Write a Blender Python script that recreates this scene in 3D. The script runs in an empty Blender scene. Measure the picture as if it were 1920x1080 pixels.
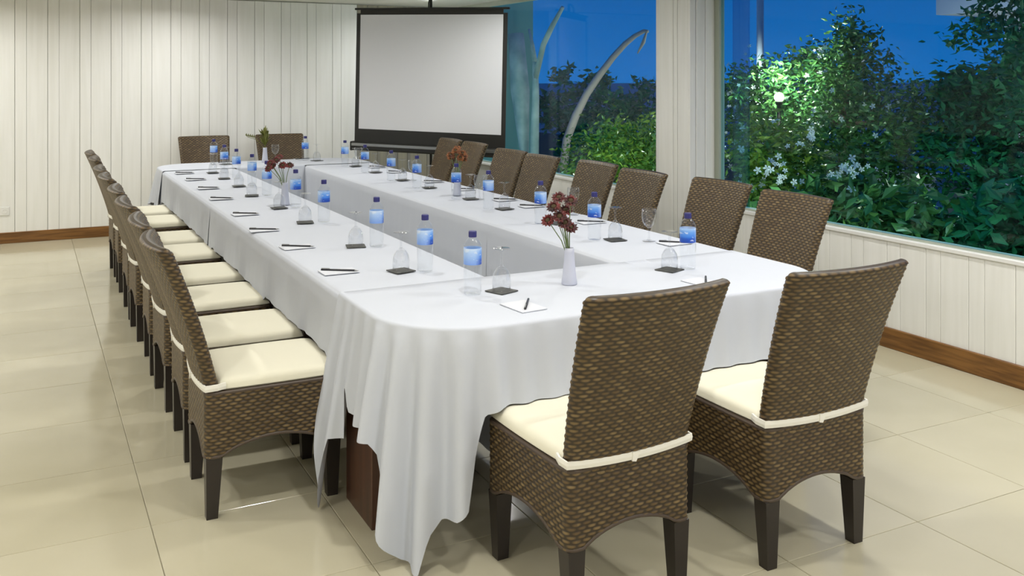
import bpy, math, random
import numpy as np
from mathutils import Vector, Matrix
PI = math.pi
random.seed(7); rng = np.random.default_rng(7)
S = bpy.context.scene
COL = S.collection

# ------------------------------------------------------------------ camera
CAM_H = 1.56
cd = bpy.data.cameras.new('camera'); cam = bpy.data.objects.new('camera', cd); COL.objects.link(cam)
cam.location = (0, 0, CAM_H); cam.rotation_euler = (PI/2, 0, -math.radians(27.2))
cd.sensor_width = 36; cd.lens = 1770/1920*36; cd.shift_y = -394/1920; cd.clip_start = .05; cd.clip_end = 400
S.camera = cam

# ------------------------------------------------------------------ view + world (deep blue dusk sky)
S.view_settings.view_transform = 'Standard'; S.view_settings.look = 'None'
S.view_settings.exposure = 0.2; S.view_settings.gamma = 1; S.view_settings.use_curve_mapping = False
W = bpy.data.worlds.new('dusk'); S.world = W; W.use_nodes = True
nt = W.node_tree; bg = nt.nodes['Background']
tc = nt.nodes.new('ShaderNodeTexCoord'); sx = nt.nodes.new('ShaderNodeSeparateXYZ'); cr = nt.nodes.new('ShaderNodeValToRGB')
nt.links.new(tc.outputs['Generated'], sx.inputs[0]); nt.links.new(sx.outputs['Z'], cr.inputs[0]); nt.links.new(cr.outputs[0], bg.inputs[0])
cr.color_ramp.elements[0].color = (.003, .13, .43, 1); cr.color_ramp.elements[0].position = 0
cr.color_ramp.elements[1].color = (.004, .05, .22, 1); cr.color_ramp.elements[1].position = .25
bg.inputs[1].default_value = 1.0

LAMP_W = 9.5      # each recessed ceiling downlight
GARDEN_W = 42.0

# ------------------------------------------------------------------ helpers
def mat(name, col, rough=.6, metal=0, **kw):
    m = bpy.data.materials.new(name); m.use_nodes = True
    b = m.node_tree.nodes['Principled BSDF']
    b.inputs['Base Color'].default_value = (*col, 1); b.inputs['Roughness'].default_value = rough; b.inputs['Metallic'].default_value = metal
    for k, v in kw.items(): b.inputs[k].default_value = v
    return m
def N(m, t, **props):
    n = m.node_tree.nodes.new(t)
    for k, v in props.items(): setattr(n, k, v)
    return n
def L(m, a, b): m.node_tree.links.new(a, b)
def bsdf(m): return m.node_tree.nodes['Principled BSDF']
def ramp(m, fac, stops):
    r = N(m, 'ShaderNodeValToRGB'); L(m, fac, r.inputs[0])
    e = r.color_ramp.elements
    while len(e) < len(stops): e.new(.5)
    for i, (p, c) in enumerate(stops): e[i].position = p; e[i].color = (*c, 1)
    return r
def noise_col(m, scale, c0, c1, stretch=(1, 1, 1), detail=4, lo=.35, hi=.65, coord='Object'):
    t = N(m, 'ShaderNodeTexCoord'); mp = N(m, 'ShaderNodeMapping'); n = N(m, 'ShaderNodeTexNoise')
    L(m, t.outputs[coord], mp.inputs[0]); mp.inputs['Scale'].default_value = stretch
    oi = N(m, 'ShaderNodeObjectInfo'); cmb = N(m, 'ShaderNodeCombineXYZ'); mu = N(m, 'ShaderNodeMath', operation='MULTIPLY'); mu.inputs[1].default_value = 37
    L(m, oi.outputs['Random'], mu.inputs[0]); L(m, mu.outputs[0], cmb.inputs[0]); L(m, mu.outputs[0], cmb.inputs[2]); L(m, cmb.outputs[0], mp.inputs['Location'])
    L(m, mp.outputs[0], n.inputs['Vector']); n.inputs['Scale'].default_value = scale; n.inputs['Detail'].default_value = detail
    r = ramp(m, n.outputs['Fac'], [(lo, c0), (hi, c1)]); L(m, r.outputs[0], bsdf(m).inputs['Base Color'])
    return n, r
def bump(m, h, strength=.2, dist=.005):
    b = N(m, 'ShaderNodeBump'); b.inputs['Strength'].default_value = strength; b.inputs['Distance'].default_value = dist
    L(m, h, b.inputs['Height']); L(m, b.outputs[0], bsdf(m).inputs['Normal'])
def obj(name, me, m=None, parent=None, loc=(0, 0, 0), rot=(0, 0, 0)):
    o = bpy.data.objects.new(name, me); COL.objects.link(o)
    if m and me is not None and not me.materials: me.materials.append(m)
    o.location = loc; o.rotation_euler = rot
    if parent: o.parent = parent
    return o
def tag(o, label, cat=None, group=None, kind=None):
    o['label'] = label
    if cat: o['category'] = cat
    if group: o['group'] = group
    if kind: o['kind'] = kind
    return o
def thing(name, label, cat, loc=(0, 0, 0), rz=0, group=None):
    return tag(obj(name, None, loc=loc, rot=(0, 0, rz)), label, cat, group)
def struct(o, label): return tag(o, label, kind='structure')
def dup(root, loc, rz=0, rx=0):
    r = root.copy(); COL.objects.link(r); r.location = loc; r.rotation_euler = (rx, 0, rz)
    for ch in root.children:
        c = ch.copy(); COL.objects.link(c); c.parent = r
        for g in ch.children:
            d = g.copy(); COL.objects.link(d); d.parent = c
    return r
def mesh(name, v, f, smooth=False):
    me = bpy.data.meshes.new(name); me.from_pydata([tuple(map(float, p)) for p in v], [], f)
    if smooth: me.polygons.foreach_set('use_smooth', [True]*len(me.polygons))
    me.update(); return me
class MB:
    def __init__(s): s.v = []; s.f = []
    def add(s, v, f):
        k = len(s.v); s.v += [tuple(p) for p in v]; s.f += [tuple(i+k for i in q) for q in f]; return s
    def box(s, x0, x1, y0, y1, z0, z1, bev=0):
        if bev:
            b = bev; v = []
            for z, i in ((z0, b), (z0+b, 0), (z1-b, 0), (z1, b)):
                for (x, y, dx, dy) in ((x0, y0, 1, 1), (x1, y0, -1, 1), (x1, y1, -1, -1), (x0, y1, 1, -1)):
                    v += [(x+dx*i, y+dy*(b+i*0), z), (x+dx*b, y+dy*i, z)] if dx*dy > 0 else [(x+dx*b, y+dy*i, z), (x+dx*i, y+dy*b, z)]
            f = [tuple(range(7, -1, -1)), tuple(range(24, 32))]
            for r in range(3):
                for k in range(8): f.append((r*8+k, r*8+(k+1) % 8, r*8+8+(k+1) % 8, r*8+8+k))
            return s.add(v, f)
        v = [(x, y, z) for z in (z0, z1) for (x, y) in ((x0, y0), (x1, y0), (x1, y1), (x0, y1))]
        return s.add(v, [(3, 2, 1, 0), (4, 5, 6, 7), (0, 1, 5, 4), (1, 2, 6, 5), (2, 3, 7, 6), (3, 0, 4, 7)])
    def lathe(s, prof, n=20, c=(0, 0, 0)):
        v = []; f = []
        for r, z in prof:
            for k in range(n): a = 2*PI*k/n; v.append((c[0]+r*math.cos(a), c[1]+r*math.sin(a), c[2]+z))
        for i in range(len(prof)-1):
            for k in range(n): f.append((i*n+k, i*n+(k+1) % n, (i+1)*n+(k+1) % n, (i+1)*n+k))
        if prof[0][0] > 1e-4: f.append(tuple(range(n-1, -1, -1)))
        if prof[-1][0] > 1e-4: f.append(tuple((len(prof)-1)*n+k for k in range(n)))
        return s.add(v, f)
    def tube(s, pts, rad, n=8):
        pts = [Vector(p) for p in pts]; v = []; f = []
        if not hasattr(rad, '__len__'): rad = [rad]*len(pts)
        up = Vector((.13, .2, .97))
        for i, p in enumerate(pts):
            d = (pts[min(i+1, len(pts)-1)]-pts[max(i-1, 0)]).normalized()
            if abs(d.dot(up)) > .95: up = Vector((1, .1, .05))
            a = d.cross(up).normalized(); b = d.cross(a)
            for k in range(n): t = 2*PI*k/n; v.append(p+a*rad[i]*math.cos(t)+b*rad[i]*math.sin(t))
        for i in range(len(pts)-1):
            for k in range(n): f.append((i*n+k, i*n+(k+1) % n, (i+1)*n+(k+1) % n, (i+1)*n+k))
        f += [tuple(range(n-1, -1, -1)), tuple((len(pts)-1)*n+k for k in range(n))]
        return s.add(v, f)
    def mesh(s, name, smooth=False): return mesh(name, s.v, s.f, smooth)
def gridmesh(name, P, closed=False, uv=None, smooth=True):
    # P: (rows, cols, 3) vertex grid; closed joins the last column to the first
    R, C = P.shape[:2]; idx = np.arange(R*C).reshape(R, C)
    nx = np.roll(idx, -1, 1) if closed else idx[:, 1:]
    a = idx if closed else idx[:, :-1]
    q = np.stack([a[:-1], nx[:-1], nx[1:], a[1:]], -1).reshape(-1, 4)
    me = bpy.data.meshes.new(name); me.vertices.add(R*C); me.vertices.foreach_set('co', P.reshape(-1).astype(np.float32))
    me.loops.add(q.size); me.loops.foreach_set('vertex_index', q.reshape(-1).astype(np.int32))
    me.polygons.add(len(q)); me.polygons.foreach_set('loop_start', np.arange(0, q.size, 4, dtype=np.int32))
    me.polygons.foreach_set('loop_total', np.full(len(q), 4, dtype=np.int32))
    me.polygons.foreach_set('use_smooth', np.full(len(q), smooth))
    if uv is not None:
        U = uv.copy()
        l = me.uv_layers.new(name='UVMap'); luv = U.reshape(-1, 2)[q.reshape(-1)].reshape(-1, 4, 2)
        if closed:
            w = U[0, -1, 0]+(U[0, -1, 0]-U[0, -2, 0])
            last = (np.arange(len(q)) % C) == C-1
            luv[last, 1, 0] = w; luv[last, 2, 0] = w
        l.data.foreach_set('uv', luv.reshape(-1).astype(np.float32))
    me.update(); me.validate(); return me
def sstep(x, a, b):
    t = np.clip((x-a)/(b-a), 0, 1); return t*t*(3-2*t)
ORD = ['nearest', 'second', 'third', 'fourth', 'fifth', 'sixth', 'seventh', 'farthest']
def nth(i): return (ORD[i]+' one') if i in (0, 7) else ORD[i]+' from the near end'

# ------------------------------------------------------------------ materials
M = {}
M['board'] = mat('white_painted_boards', (.8, .8, .76), .5)
n, r = noise_col(M['board'], 3, (.83, .83, .79), (.88, .88, .85), (8, 8, .5)); bump(M['board'], n.outputs['Fac'], .15, .002)
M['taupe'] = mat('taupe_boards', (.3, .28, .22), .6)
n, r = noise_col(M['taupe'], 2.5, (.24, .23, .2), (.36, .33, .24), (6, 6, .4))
M['groove'] = mat('wall_batten_grey', (.5, .5, .47), .7)
M['plaster'] = mat('white_plaster', (.8, .8, .78), .7)
M['ceiling'] = mat('ceiling_paint', (.72, .69, .62), .7)
M['base'] = mat('brown_wood_baseboard', (.2, .09, .025), .35)
n, r = noise_col(M['base'], 4, (.13, .055, .012), (.26, .12, .03), (1, 1, 14))
M['tile'] = mat('polished_beige_tile', (.6, .55, .42), .13)
n, r = noise_col(M['tile'], 1.6, (.53, .49, .35), (.59, .55, .41), (1, 1, 1), 6, .3, .7)
bsdf(M['tile']).inputs['Specular IOR Level'].default_value = .55
M['grout'] = mat('grout', (.46, .42, .32), .8)
M['frame'] = mat('window_frame_grey_green', (.42, .46, .38), .4)
M['whiteframe'] = mat('white_frame', (.82, .82, .8), .4)
def thin_glass(name, tint, ior, rough=0.0, gloss=(1, 1, 1), edge=.8):
    m = bpy.data.materials.new(name); m.use_nodes = True; t = m.node_tree; t.nodes.clear()
    o = t.nodes.new('ShaderNodeOutputMaterial'); mx = t.nodes.new('ShaderNodeMixShader'); lw = t.nodes.new('ShaderNodeLayerWeight'); pw_ = t.nodes.new('ShaderNodeMath'); fr = t.nodes.new('ShaderNodeMapRange')
    tr = t.nodes.new('ShaderNodeBsdfTransparent'); gl = t.nodes.new('ShaderNodeBsdfGlossy')
    f0 = ((ior-1)/(ior+1))**2; lw.inputs[0].default_value = .5; pw_.operation = 'POWER'; pw_.inputs[1].default_value = 4
    fr.inputs[3].default_value = f0; fr.inputs[4].default_value = edge; t.links.new(lw.outputs['Facing'], pw_.inputs[0]); t.links.new(pw_.outputs[0], fr.inputs[0])
    tr.inputs[0].default_value = (*tint, 1); gl.inputs['Roughness'].default_value = rough; gl.inputs[0].default_value = (*gloss, 1)
    t.links.new(fr.outputs[0], mx.inputs[0]); t.links.new(tr.outputs[0], mx.inputs[1]); t.links.new(gl.outputs[0], mx.inputs[2]); t.links.new(mx.outputs[0], o.inputs[0])
    return m
M['pane'] = thin_glass('window_glass', (.80, .97, .99), 1.22, edge=.35)
M['fin'] = thin_glass('glass_fin', (.55, .75, .85), 1.5)
M['glass'] = thin_glass('clear_glass', (.965, .97, .977), 1.5)
M['pet'] = thin_glass('clear_bottle', (.965, .975, .985), 1.5, .03)
M['cloth'] = mat('white_tablecloth', (.575, .605, .67), .85)
tcx = N(M['cloth'], 'ShaderNodeTexCoord'); nn = N(M['cloth'], 'ShaderNodeTexNoise'); L(M['cloth'], tcx.outputs['Object'], nn.inputs['Vector']); nn.inputs['Scale'].default_value = 9; nn.inputs['Detail'].default_value = 5
bump(M['cloth'], nn.outputs['Fac'], .25, .006)
M['wood'] = mat('dark_table_wood', (.07, .03, .018), .35)
noise_col(M['wood'], 3, (.05, .02, .012), (.1, .042, .022), (6, 6, .6))
M['leg'] = mat('black_brown_leg', (.022, .016, .013), .35)
M['cushion'] = mat('cream_cushion', (.82, .79, .64), .8)
M['strap'] = mat('cream_strap', (.86, .84, .76), .8)
def wicker():
    m = mat('brown_wicker', (.1, .07, .04), .42)
    uv = N(m, 'ShaderNodeUVMap'); sp = N(m, 'ShaderNodeSeparateXYZ'); L(m, uv.outputs[0], sp.inputs[0])
    fl = N(m, 'ShaderNodeMath', operation='FLOOR'); L(m, sp.outputs['Y'], fl.inputs[0])
    hx = N(m, 'ShaderNodeMath', operation='ADD'); L(m, sp.outputs['X'], hx.inputs[0]); L(m, fl.outputs[0], hx.inputs[1])
    h2 = N(m, 'ShaderNodeMath', operation='MULTIPLY'); h2.inputs[1].default_value = .5; L(m, hx.outputs[0], h2.inputs[0])
    h2b = N(m, 'ShaderNodeMath', operation='ADD'); h2b.inputs[1].default_value = .5; L(m, h2.outputs[0], h2b.inputs[0])
    h3 = N(m, 'ShaderNodeMath', operation='FLOOR'); L(m, h2b.outputs[0], h3.inputs[0])
    cb = N(m, 'ShaderNodeCombineXYZ'); L(m, h3.outputs[0], cb.inputs[0]); L(m, fl.outputs[0], cb.inputs[1])
    wn = N(m, 'ShaderNodeTexWhiteNoise'); wn.noise_dimensions = '2D'; L(m, cb.outputs[0], wn.inputs['Vector'])
    r = ramp(m, wn.outputs['Value'], [(0, (.11, .068, .025)), (.6, (.15, .097, .036)), (1, (.22, .15, .062))])
    # shade between strands painted in: row gaps and weave recesses go dark brown
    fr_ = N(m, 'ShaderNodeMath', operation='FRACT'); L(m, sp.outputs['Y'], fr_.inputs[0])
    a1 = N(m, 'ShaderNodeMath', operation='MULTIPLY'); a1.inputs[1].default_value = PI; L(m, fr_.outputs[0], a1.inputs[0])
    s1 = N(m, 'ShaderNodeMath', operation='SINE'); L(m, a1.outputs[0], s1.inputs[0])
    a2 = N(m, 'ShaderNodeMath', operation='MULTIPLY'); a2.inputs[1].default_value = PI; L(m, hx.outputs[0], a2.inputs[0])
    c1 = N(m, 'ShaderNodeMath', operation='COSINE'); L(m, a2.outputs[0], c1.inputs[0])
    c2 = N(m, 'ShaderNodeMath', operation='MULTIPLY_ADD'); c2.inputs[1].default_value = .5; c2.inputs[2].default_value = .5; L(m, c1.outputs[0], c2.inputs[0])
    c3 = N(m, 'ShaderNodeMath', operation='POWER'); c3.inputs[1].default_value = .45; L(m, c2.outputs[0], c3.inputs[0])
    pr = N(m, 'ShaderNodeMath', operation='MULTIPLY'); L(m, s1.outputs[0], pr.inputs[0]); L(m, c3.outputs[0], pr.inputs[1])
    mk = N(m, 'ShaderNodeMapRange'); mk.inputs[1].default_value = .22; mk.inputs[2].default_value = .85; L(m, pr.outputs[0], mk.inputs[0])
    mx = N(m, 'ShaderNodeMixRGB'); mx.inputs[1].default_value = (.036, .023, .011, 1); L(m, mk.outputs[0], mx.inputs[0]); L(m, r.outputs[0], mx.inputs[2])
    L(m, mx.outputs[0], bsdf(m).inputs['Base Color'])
    return m
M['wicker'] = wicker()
M['rim'] = mat('dark_wicker_rim', (.075, .052, .036), .45)
M['black'] = mat('matte_black', (.012, .012, .01), .5)
M['screen'] = mat('screen_fabric', (.76, .77, .8), .9)
M['metal'] = mat('grey_metal', (.35, .36, .36), .3, .9)
M['cap'] = mat('navy_cap', (.03, .03, .16), .4)
M['coaster'] = mat('dark_coaster', (.045, .045, .042), .5)
noise_col(M['coaster'], 60, (.03, .03, .028), (.08, .08, .07))
M['paper'] = mat('white_paper', (.66, .68, .73), .8)
M['pen'] = mat('black_pen', (.02, .02, .025), .3)
M['vase'] = mat('frosted_white_vase', (.56, .58, .68), .35)
M['stem'] = mat('green_stem', (.16, .22, .08), .5)
M['petal'] = mat('dark_red_petal', (.12, .012, .014), .6)
noise_col(M['petal'], 40, (.035, .012, .012), (.16, .018, .016))
M['petalrust'] = mat('rust_petal', (.22, .06, .02), .6)
noise_col(M['petalrust'], 40, (.10, .03, .015), (.34, .12, .03))
M['eye'] = mat('flower_centre', (.06, .04, .015), .8)
M['fern'] = mat('olive_leaf', (.16, .17, .03), .6)
M['outlet'] = mat('outlet_plastic', (.8, .8, .77), .35)
def label_mat():
    m = mat('blue_bottle_label', (.05, .2, .7), .35)
    t = N(m, 'ShaderNodeTexCoord'); sp = N(m, 'ShaderNodeSeparateXYZ'); L(m, t.outputs['Object'], sp.inputs[0])
    mr = N(m, 'ShaderNodeMapRange'); mr.inputs[1].default_value = .115; mr.inputs[2].default_value = .175; L(m, sp.outputs['Z'], mr.inputs[0])
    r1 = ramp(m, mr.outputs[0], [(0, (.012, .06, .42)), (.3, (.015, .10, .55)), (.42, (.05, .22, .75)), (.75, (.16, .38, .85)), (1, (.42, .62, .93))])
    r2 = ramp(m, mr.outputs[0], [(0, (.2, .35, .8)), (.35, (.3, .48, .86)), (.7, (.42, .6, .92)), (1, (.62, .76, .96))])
    # paler side of the wrap (local +x) and a white swoosh
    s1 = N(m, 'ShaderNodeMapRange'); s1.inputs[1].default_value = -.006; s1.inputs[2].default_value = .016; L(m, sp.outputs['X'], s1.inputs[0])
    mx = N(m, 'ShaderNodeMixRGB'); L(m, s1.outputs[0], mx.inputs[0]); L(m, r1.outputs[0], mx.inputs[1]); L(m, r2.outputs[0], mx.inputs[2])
    wv = N(m, 'ShaderNodeTexNoise'); mp = N(m, 'ShaderNodeMapping'); mp.inputs['Scale'].default_value = (40, 40, 75); L(m, t.outputs['Object'], mp.inputs[0]); L(m, mp.outputs[0], wv.inputs['Vector']); wv.inputs['Scale'].default_value = 1
    rr = ramp(m, wv.outputs['Fac'], [(.62, (0, 0, 0)), (.68, (.7, .7, .7))])
    m2 = N(m, 'ShaderNodeMixRGB'); m2.inputs[2].default_value = (.7, .78, .92, 1); L(m, rr.outputs[0], m2.inputs[0]); L(m, mx.outputs[0], m2.inputs[1])
    L(m, m2.outputs[0], bsdf(m).inputs['Base Color']); return m
M['label'] = label_mat()
def leafmat(name, c0, c1, rough=.22):
    m = mat(name, c0, rough); g = N(m, 'ShaderNodeNewGeometry')
    r = ramp(m, g.outputs['Random Per Island'], [(0, c0), (1, c1)]); L(m, r.outputs[0], bsdf(m).inputs['Base Color']); return m
M['leaf_mid'] = leafmat('leaf_green', (.03, .13, .05), (.14, .32, .08))
M['leaf_dark'] = leafmat('leaf_dark_green', (.008, .16, .085), (.03, .30, .10), .65)
M['leaf_bright'] = leafmat('leaf_bright_green', (.06, .2, .03), (.32, .45, .06))
M['bark'] = mat('bark', (.1, .07, .045), .8)
M['palebark'] = mat('pale_bark', (.5, .55, .55), .7)
noise_col(M['palebark'], 5, (.34, .42, .42), (.62, .64, .62))
M['bamboo'] = mat('dry_bamboo', (.5, .4, .34), .6)
M['ground'] = mat('garden_soil', (.03, .045, .03), .9)
M['sea'] = mat('dark_water', (.003, .08, .14), .35)
M['teal'] = mat('teal_plaster', (.16, .38, .38), .7)
M['pale'] = mat('pale_plaster', (.62, .64, .7), .7)
def emis(name, col, st):
    m = bpy.data.materials.new(name); m.use_nodes = True; b = bsdf(m)
    b.inputs['Base Color'].default_value = (*col, 1); b.inputs['Emission Color'].default_value = (*col, 1); b.inputs['Emission Strength'].default_value = st; return m
M['lens'] = emis('lamp_lens', (1, .93, .8), 6)
M['globe'] = emis('garden_globe', (1, .82, .6), 9)
M['redflower'] = mat('red_blossom', (.45, .03, .05), .5)

# ------------------------------------------------------------------ room shell
XR, YB, XL, YF, ZC = 4.45, 10.1, -3.8, -2.2, 2.38
floor = struct(obj('floor', MB().box(XL, XR, YF, YB, -.08, -.006).mesh('floor_slab'), M['grout']), 'floor of large polished beige tiles')
tm = MB().box(-.2985, .2985, -.2985, .2985, -.008, 0, .0012).mesh('tile'); tm.materials.append(M['tile'])
x0t = .385-.6*7
for i in range(15):
    for j in range(17):
        x, y = x0t+.3+.6*i, 10.1-.3-.6*j
        if x+.3 > XR: continue
        obj('tile', tm, parent=floor, loc=(x, y, 0))
tw = XR-(x0t+.6*13)
if tw > .03:
    tn = MB().box(0, tw-.003, -.2985, .2985, -.008, 0, .0012).mesh('cut_tile'); tn.materials.append(M['tile'])
    for j in range(17): obj('tile', tn, parent=floor, loc=(x0t+.6*13+.0015, 10.1-.3-.6*j, 0))
nf = MB().box(XL, XR, YF, -.1, -.008, 0).mesh('near_tiles'); nf.materials.append(M['tile']); q = obj('tile_field', nf, parent=floor); q['kind'] = 'stuff'

struct(obj('ceiling', MB().box(XL-.1, XR+.1, YF-.1, YB+.1, ZC, ZC+.1).mesh('ceiling_slab'), M['ceiling']), 'low flat ceiling with cream paint')
wb = struct(obj('wall_back', MB().box(XL, XR, YB, YB+.1, -.05, ZC).mesh('wall_back_core'), M['groove']), 'back wall clad in white vertical boards')
def plank_mesh(w, h, t=.016): return MB().box(.001, w-.001, -t, .002, 0, h, .003).mesh('plank')
pw, pn = plank_mesh(.18, ZC-.11), plank_mesh(.098, ZC-.11)
for k in range(-13, 12):
    x = -.10+.2795*k
    for me, dx, w in ((pn, 0, .098), (pw, .098, .18)):
        if x+dx < XL or x+dx+w > 3.26: continue
        if not me.materials: me.materials.append(M['board'])
        obj('plank', me, parent=wb, loc=(x+dx, YB, .10))
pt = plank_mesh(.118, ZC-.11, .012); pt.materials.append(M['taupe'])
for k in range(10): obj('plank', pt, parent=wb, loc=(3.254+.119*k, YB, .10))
struct(obj('baseboard_back', MB().box(XL, 3.22, YB-.026, YB+.001, 0, .104, .004).mesh('baseboard_back'), M['base']), 'brown wooden baseboard along the back wall')
struct(obj('wall_left', MB().box(XL-.1, XL, YF, YB, -.05, ZC).mesh('wall_left'), M['plaster']), 'plain white side wall away from the windows')
struct(obj('wall_front', MB().box(XL, XR, YF-.1, YF, -.05, ZC).mesh('wall_front'), M['plaster']), 'plain white wall behind the camera')
# window wall: low board-clad wall, windows above to the ceiling
SILL = .64
wr = struct(obj('wall_right', MB().box(XR, XR+.12, YF, YB+.1, -.05, SILL-.02).mesh('wall_right_core'), M['groove']), 'low white board wall under the windows')
rw_, rn_ = None, None
def plank_r(w, h=SILL-.125, t=.014): return MB().box(-t, .002, .001, w-.001, 0, h, .003).mesh('plank')
rw_, rn_ = plank_r(.174), plank_r(.093)
for me in (rw_, rn_): me.materials.append(M['board'])
for k in range(-24, 21):
    y = 3.25+.267*k
    if y+.267 > YB or y < YF: continue
    obj('plank', rn_, parent=wr, loc=(XR, y, .11)); obj('plank', rw_, parent=wr, loc=(XR, y+.093, .11))
obj('sill_cap', MB().box(XR-.025, XR+.13, YF, YB, SILL-.025, SILL, .004).mesh('sill_cap'), M['whiteframe'], wr)
struct(obj('baseboard_right', MB().box(XR-.028, XR+.001, YF, YB-.03, 0, .117, .004).mesh('baseboard_right'), M['base']), 'brown wooden baseboard under the windows')
# pillar between the two windows, clad in white boards
pil = struct(obj('trim_1', MB().box(4.235, XR+.1, 5.445, 5.80, SILL*0, ZC).mesh('pillar_core'), M['plaster']), 'white boarded pillar between the two windows')
def vb(name, x0, x1, y0, y1, m='board', parent=pil): return obj(name, MB().box(x0, x1, y0, y1, .0, ZC-.001, .004).mesh(name), M[m], parent)
for y0, y1 in ((5.44, 5.57), (5.575, 5.62), (5.625, 5.80)): vb('plank', 4.218, 4.24, y0, y1)
for x0, x1 in ((4.22, 4.275), (4.28, 4.36), (4.365, 4.43)): vb('plank', x0, x1, 5.428, 5.45)
vb('casing', 4.25, 4.47, 5.825, 5.88, 'whiteframe')
def window(name, y0, y1, label, n):
    w = struct(obj(name, None, loc=(XR+.025, (y0+y1)/2, SILL)), label)
    h = ZC-SILL; a, b = y0-(y0+y1)/2, y1-(y0+y1)/2
    fr = obj('window_frame', MB().box(-.022, .022, a, a+.05, 0, h).box(-.022, .022, b-.05, b, 0, h).box(-.022, .022, a+.05, b-.05, 0, .012).box(-.022, .022, a+.05, b-.05, h-.05, h).mesh('window_frame'), M['frame'], w)
    step = (b-a-.1)/n
    for k in range(n): obj('pane', MB().box(-.004, .004, a+.05+k*step, a+.05+(k+1)*step, .012, h-.05).mesh('pane'), M['pane'], w)
    return w
w1 = window('window_1', YF, 5.44, 'wide clear window beside the pillar, garden tree outside', 1)
w2 = window('window_2', 5.83, YB, 'clear window between the pillar and the screen corner', 1)
obj('glass_fin', MB().box(.045, .06, 2.55+.985, 2.55+1.15, 0, ZC-SILL).mesh('glass_fin'), M['fin'], w1)
# wall outlet
o = thing('wall_outlet', 'small white wall outlet on the back wall near the baseboard', 'outlet', (-.185, YB-.016, .305))
obj('plate', MB().box(-.04, .04, -.009, .0, -.04, .04, .003).mesh('plate'), M['outlet'], o)
obj('socket', MB().lathe([(.021, 0), (.021, .003), (.017, .003), (.016, .001)], 16).mesh('socket'), M['outlet'], o, (0, -.009, 0), (PI/2, 0, 0))

# ------------------------------------------------------------------ ceiling downlights
ring = MB().lathe([(.062, 0), (.085, 0), (.085, -.006), (.065, -.012), (.062, 0)], 24).mesh('ring', True); ring.materials.append(M['whiteframe'])
lens = MB().lathe([(.001, -.002), (.06, -.002), (.06, 0)], 24).mesh('lens'); lens.materials.append(M['lens'])
ld = bpy.data.lights.new('downlight', 'AREA'); ld.shape = 'DISK'; ld.size = .11; ld.energy = LAMP_W; ld.color = (1, .985, .955); ld.spread = math.radians(165)
ld2 = ld.copy(); ld2.energy = LAMP_W*.6; ld3 = ld.copy(); ld3.energy = LAMP_W*1.25
for ix, x in enumerate((-2.6, -.6, 1.25, 2.75, 3.75)):
    for iy, y in enumerate((-1.0, .9, 2.4, 4.0, 5.8, 7.6, 9.2)):
        if (ix, iy) in ((4, 4), (3, 6)): continue
        t = thing('ceiling_downlight', 'round recessed downlight in the low ceiling above the room', 'light', (x, y, ZC), group='recessed ceiling downlights')
        obj('ring', ring, parent=t); obj('lens', lens, parent=t)
        lo = bpy.data.objects.new('downlight_lamp', ld3 if iy == 6 else ld2 if ix in (2, 3) and iy >= 3 else ld); COL.objects.link(lo); lo.parent = t; lo.location = (0, 0, -.014)

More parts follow.
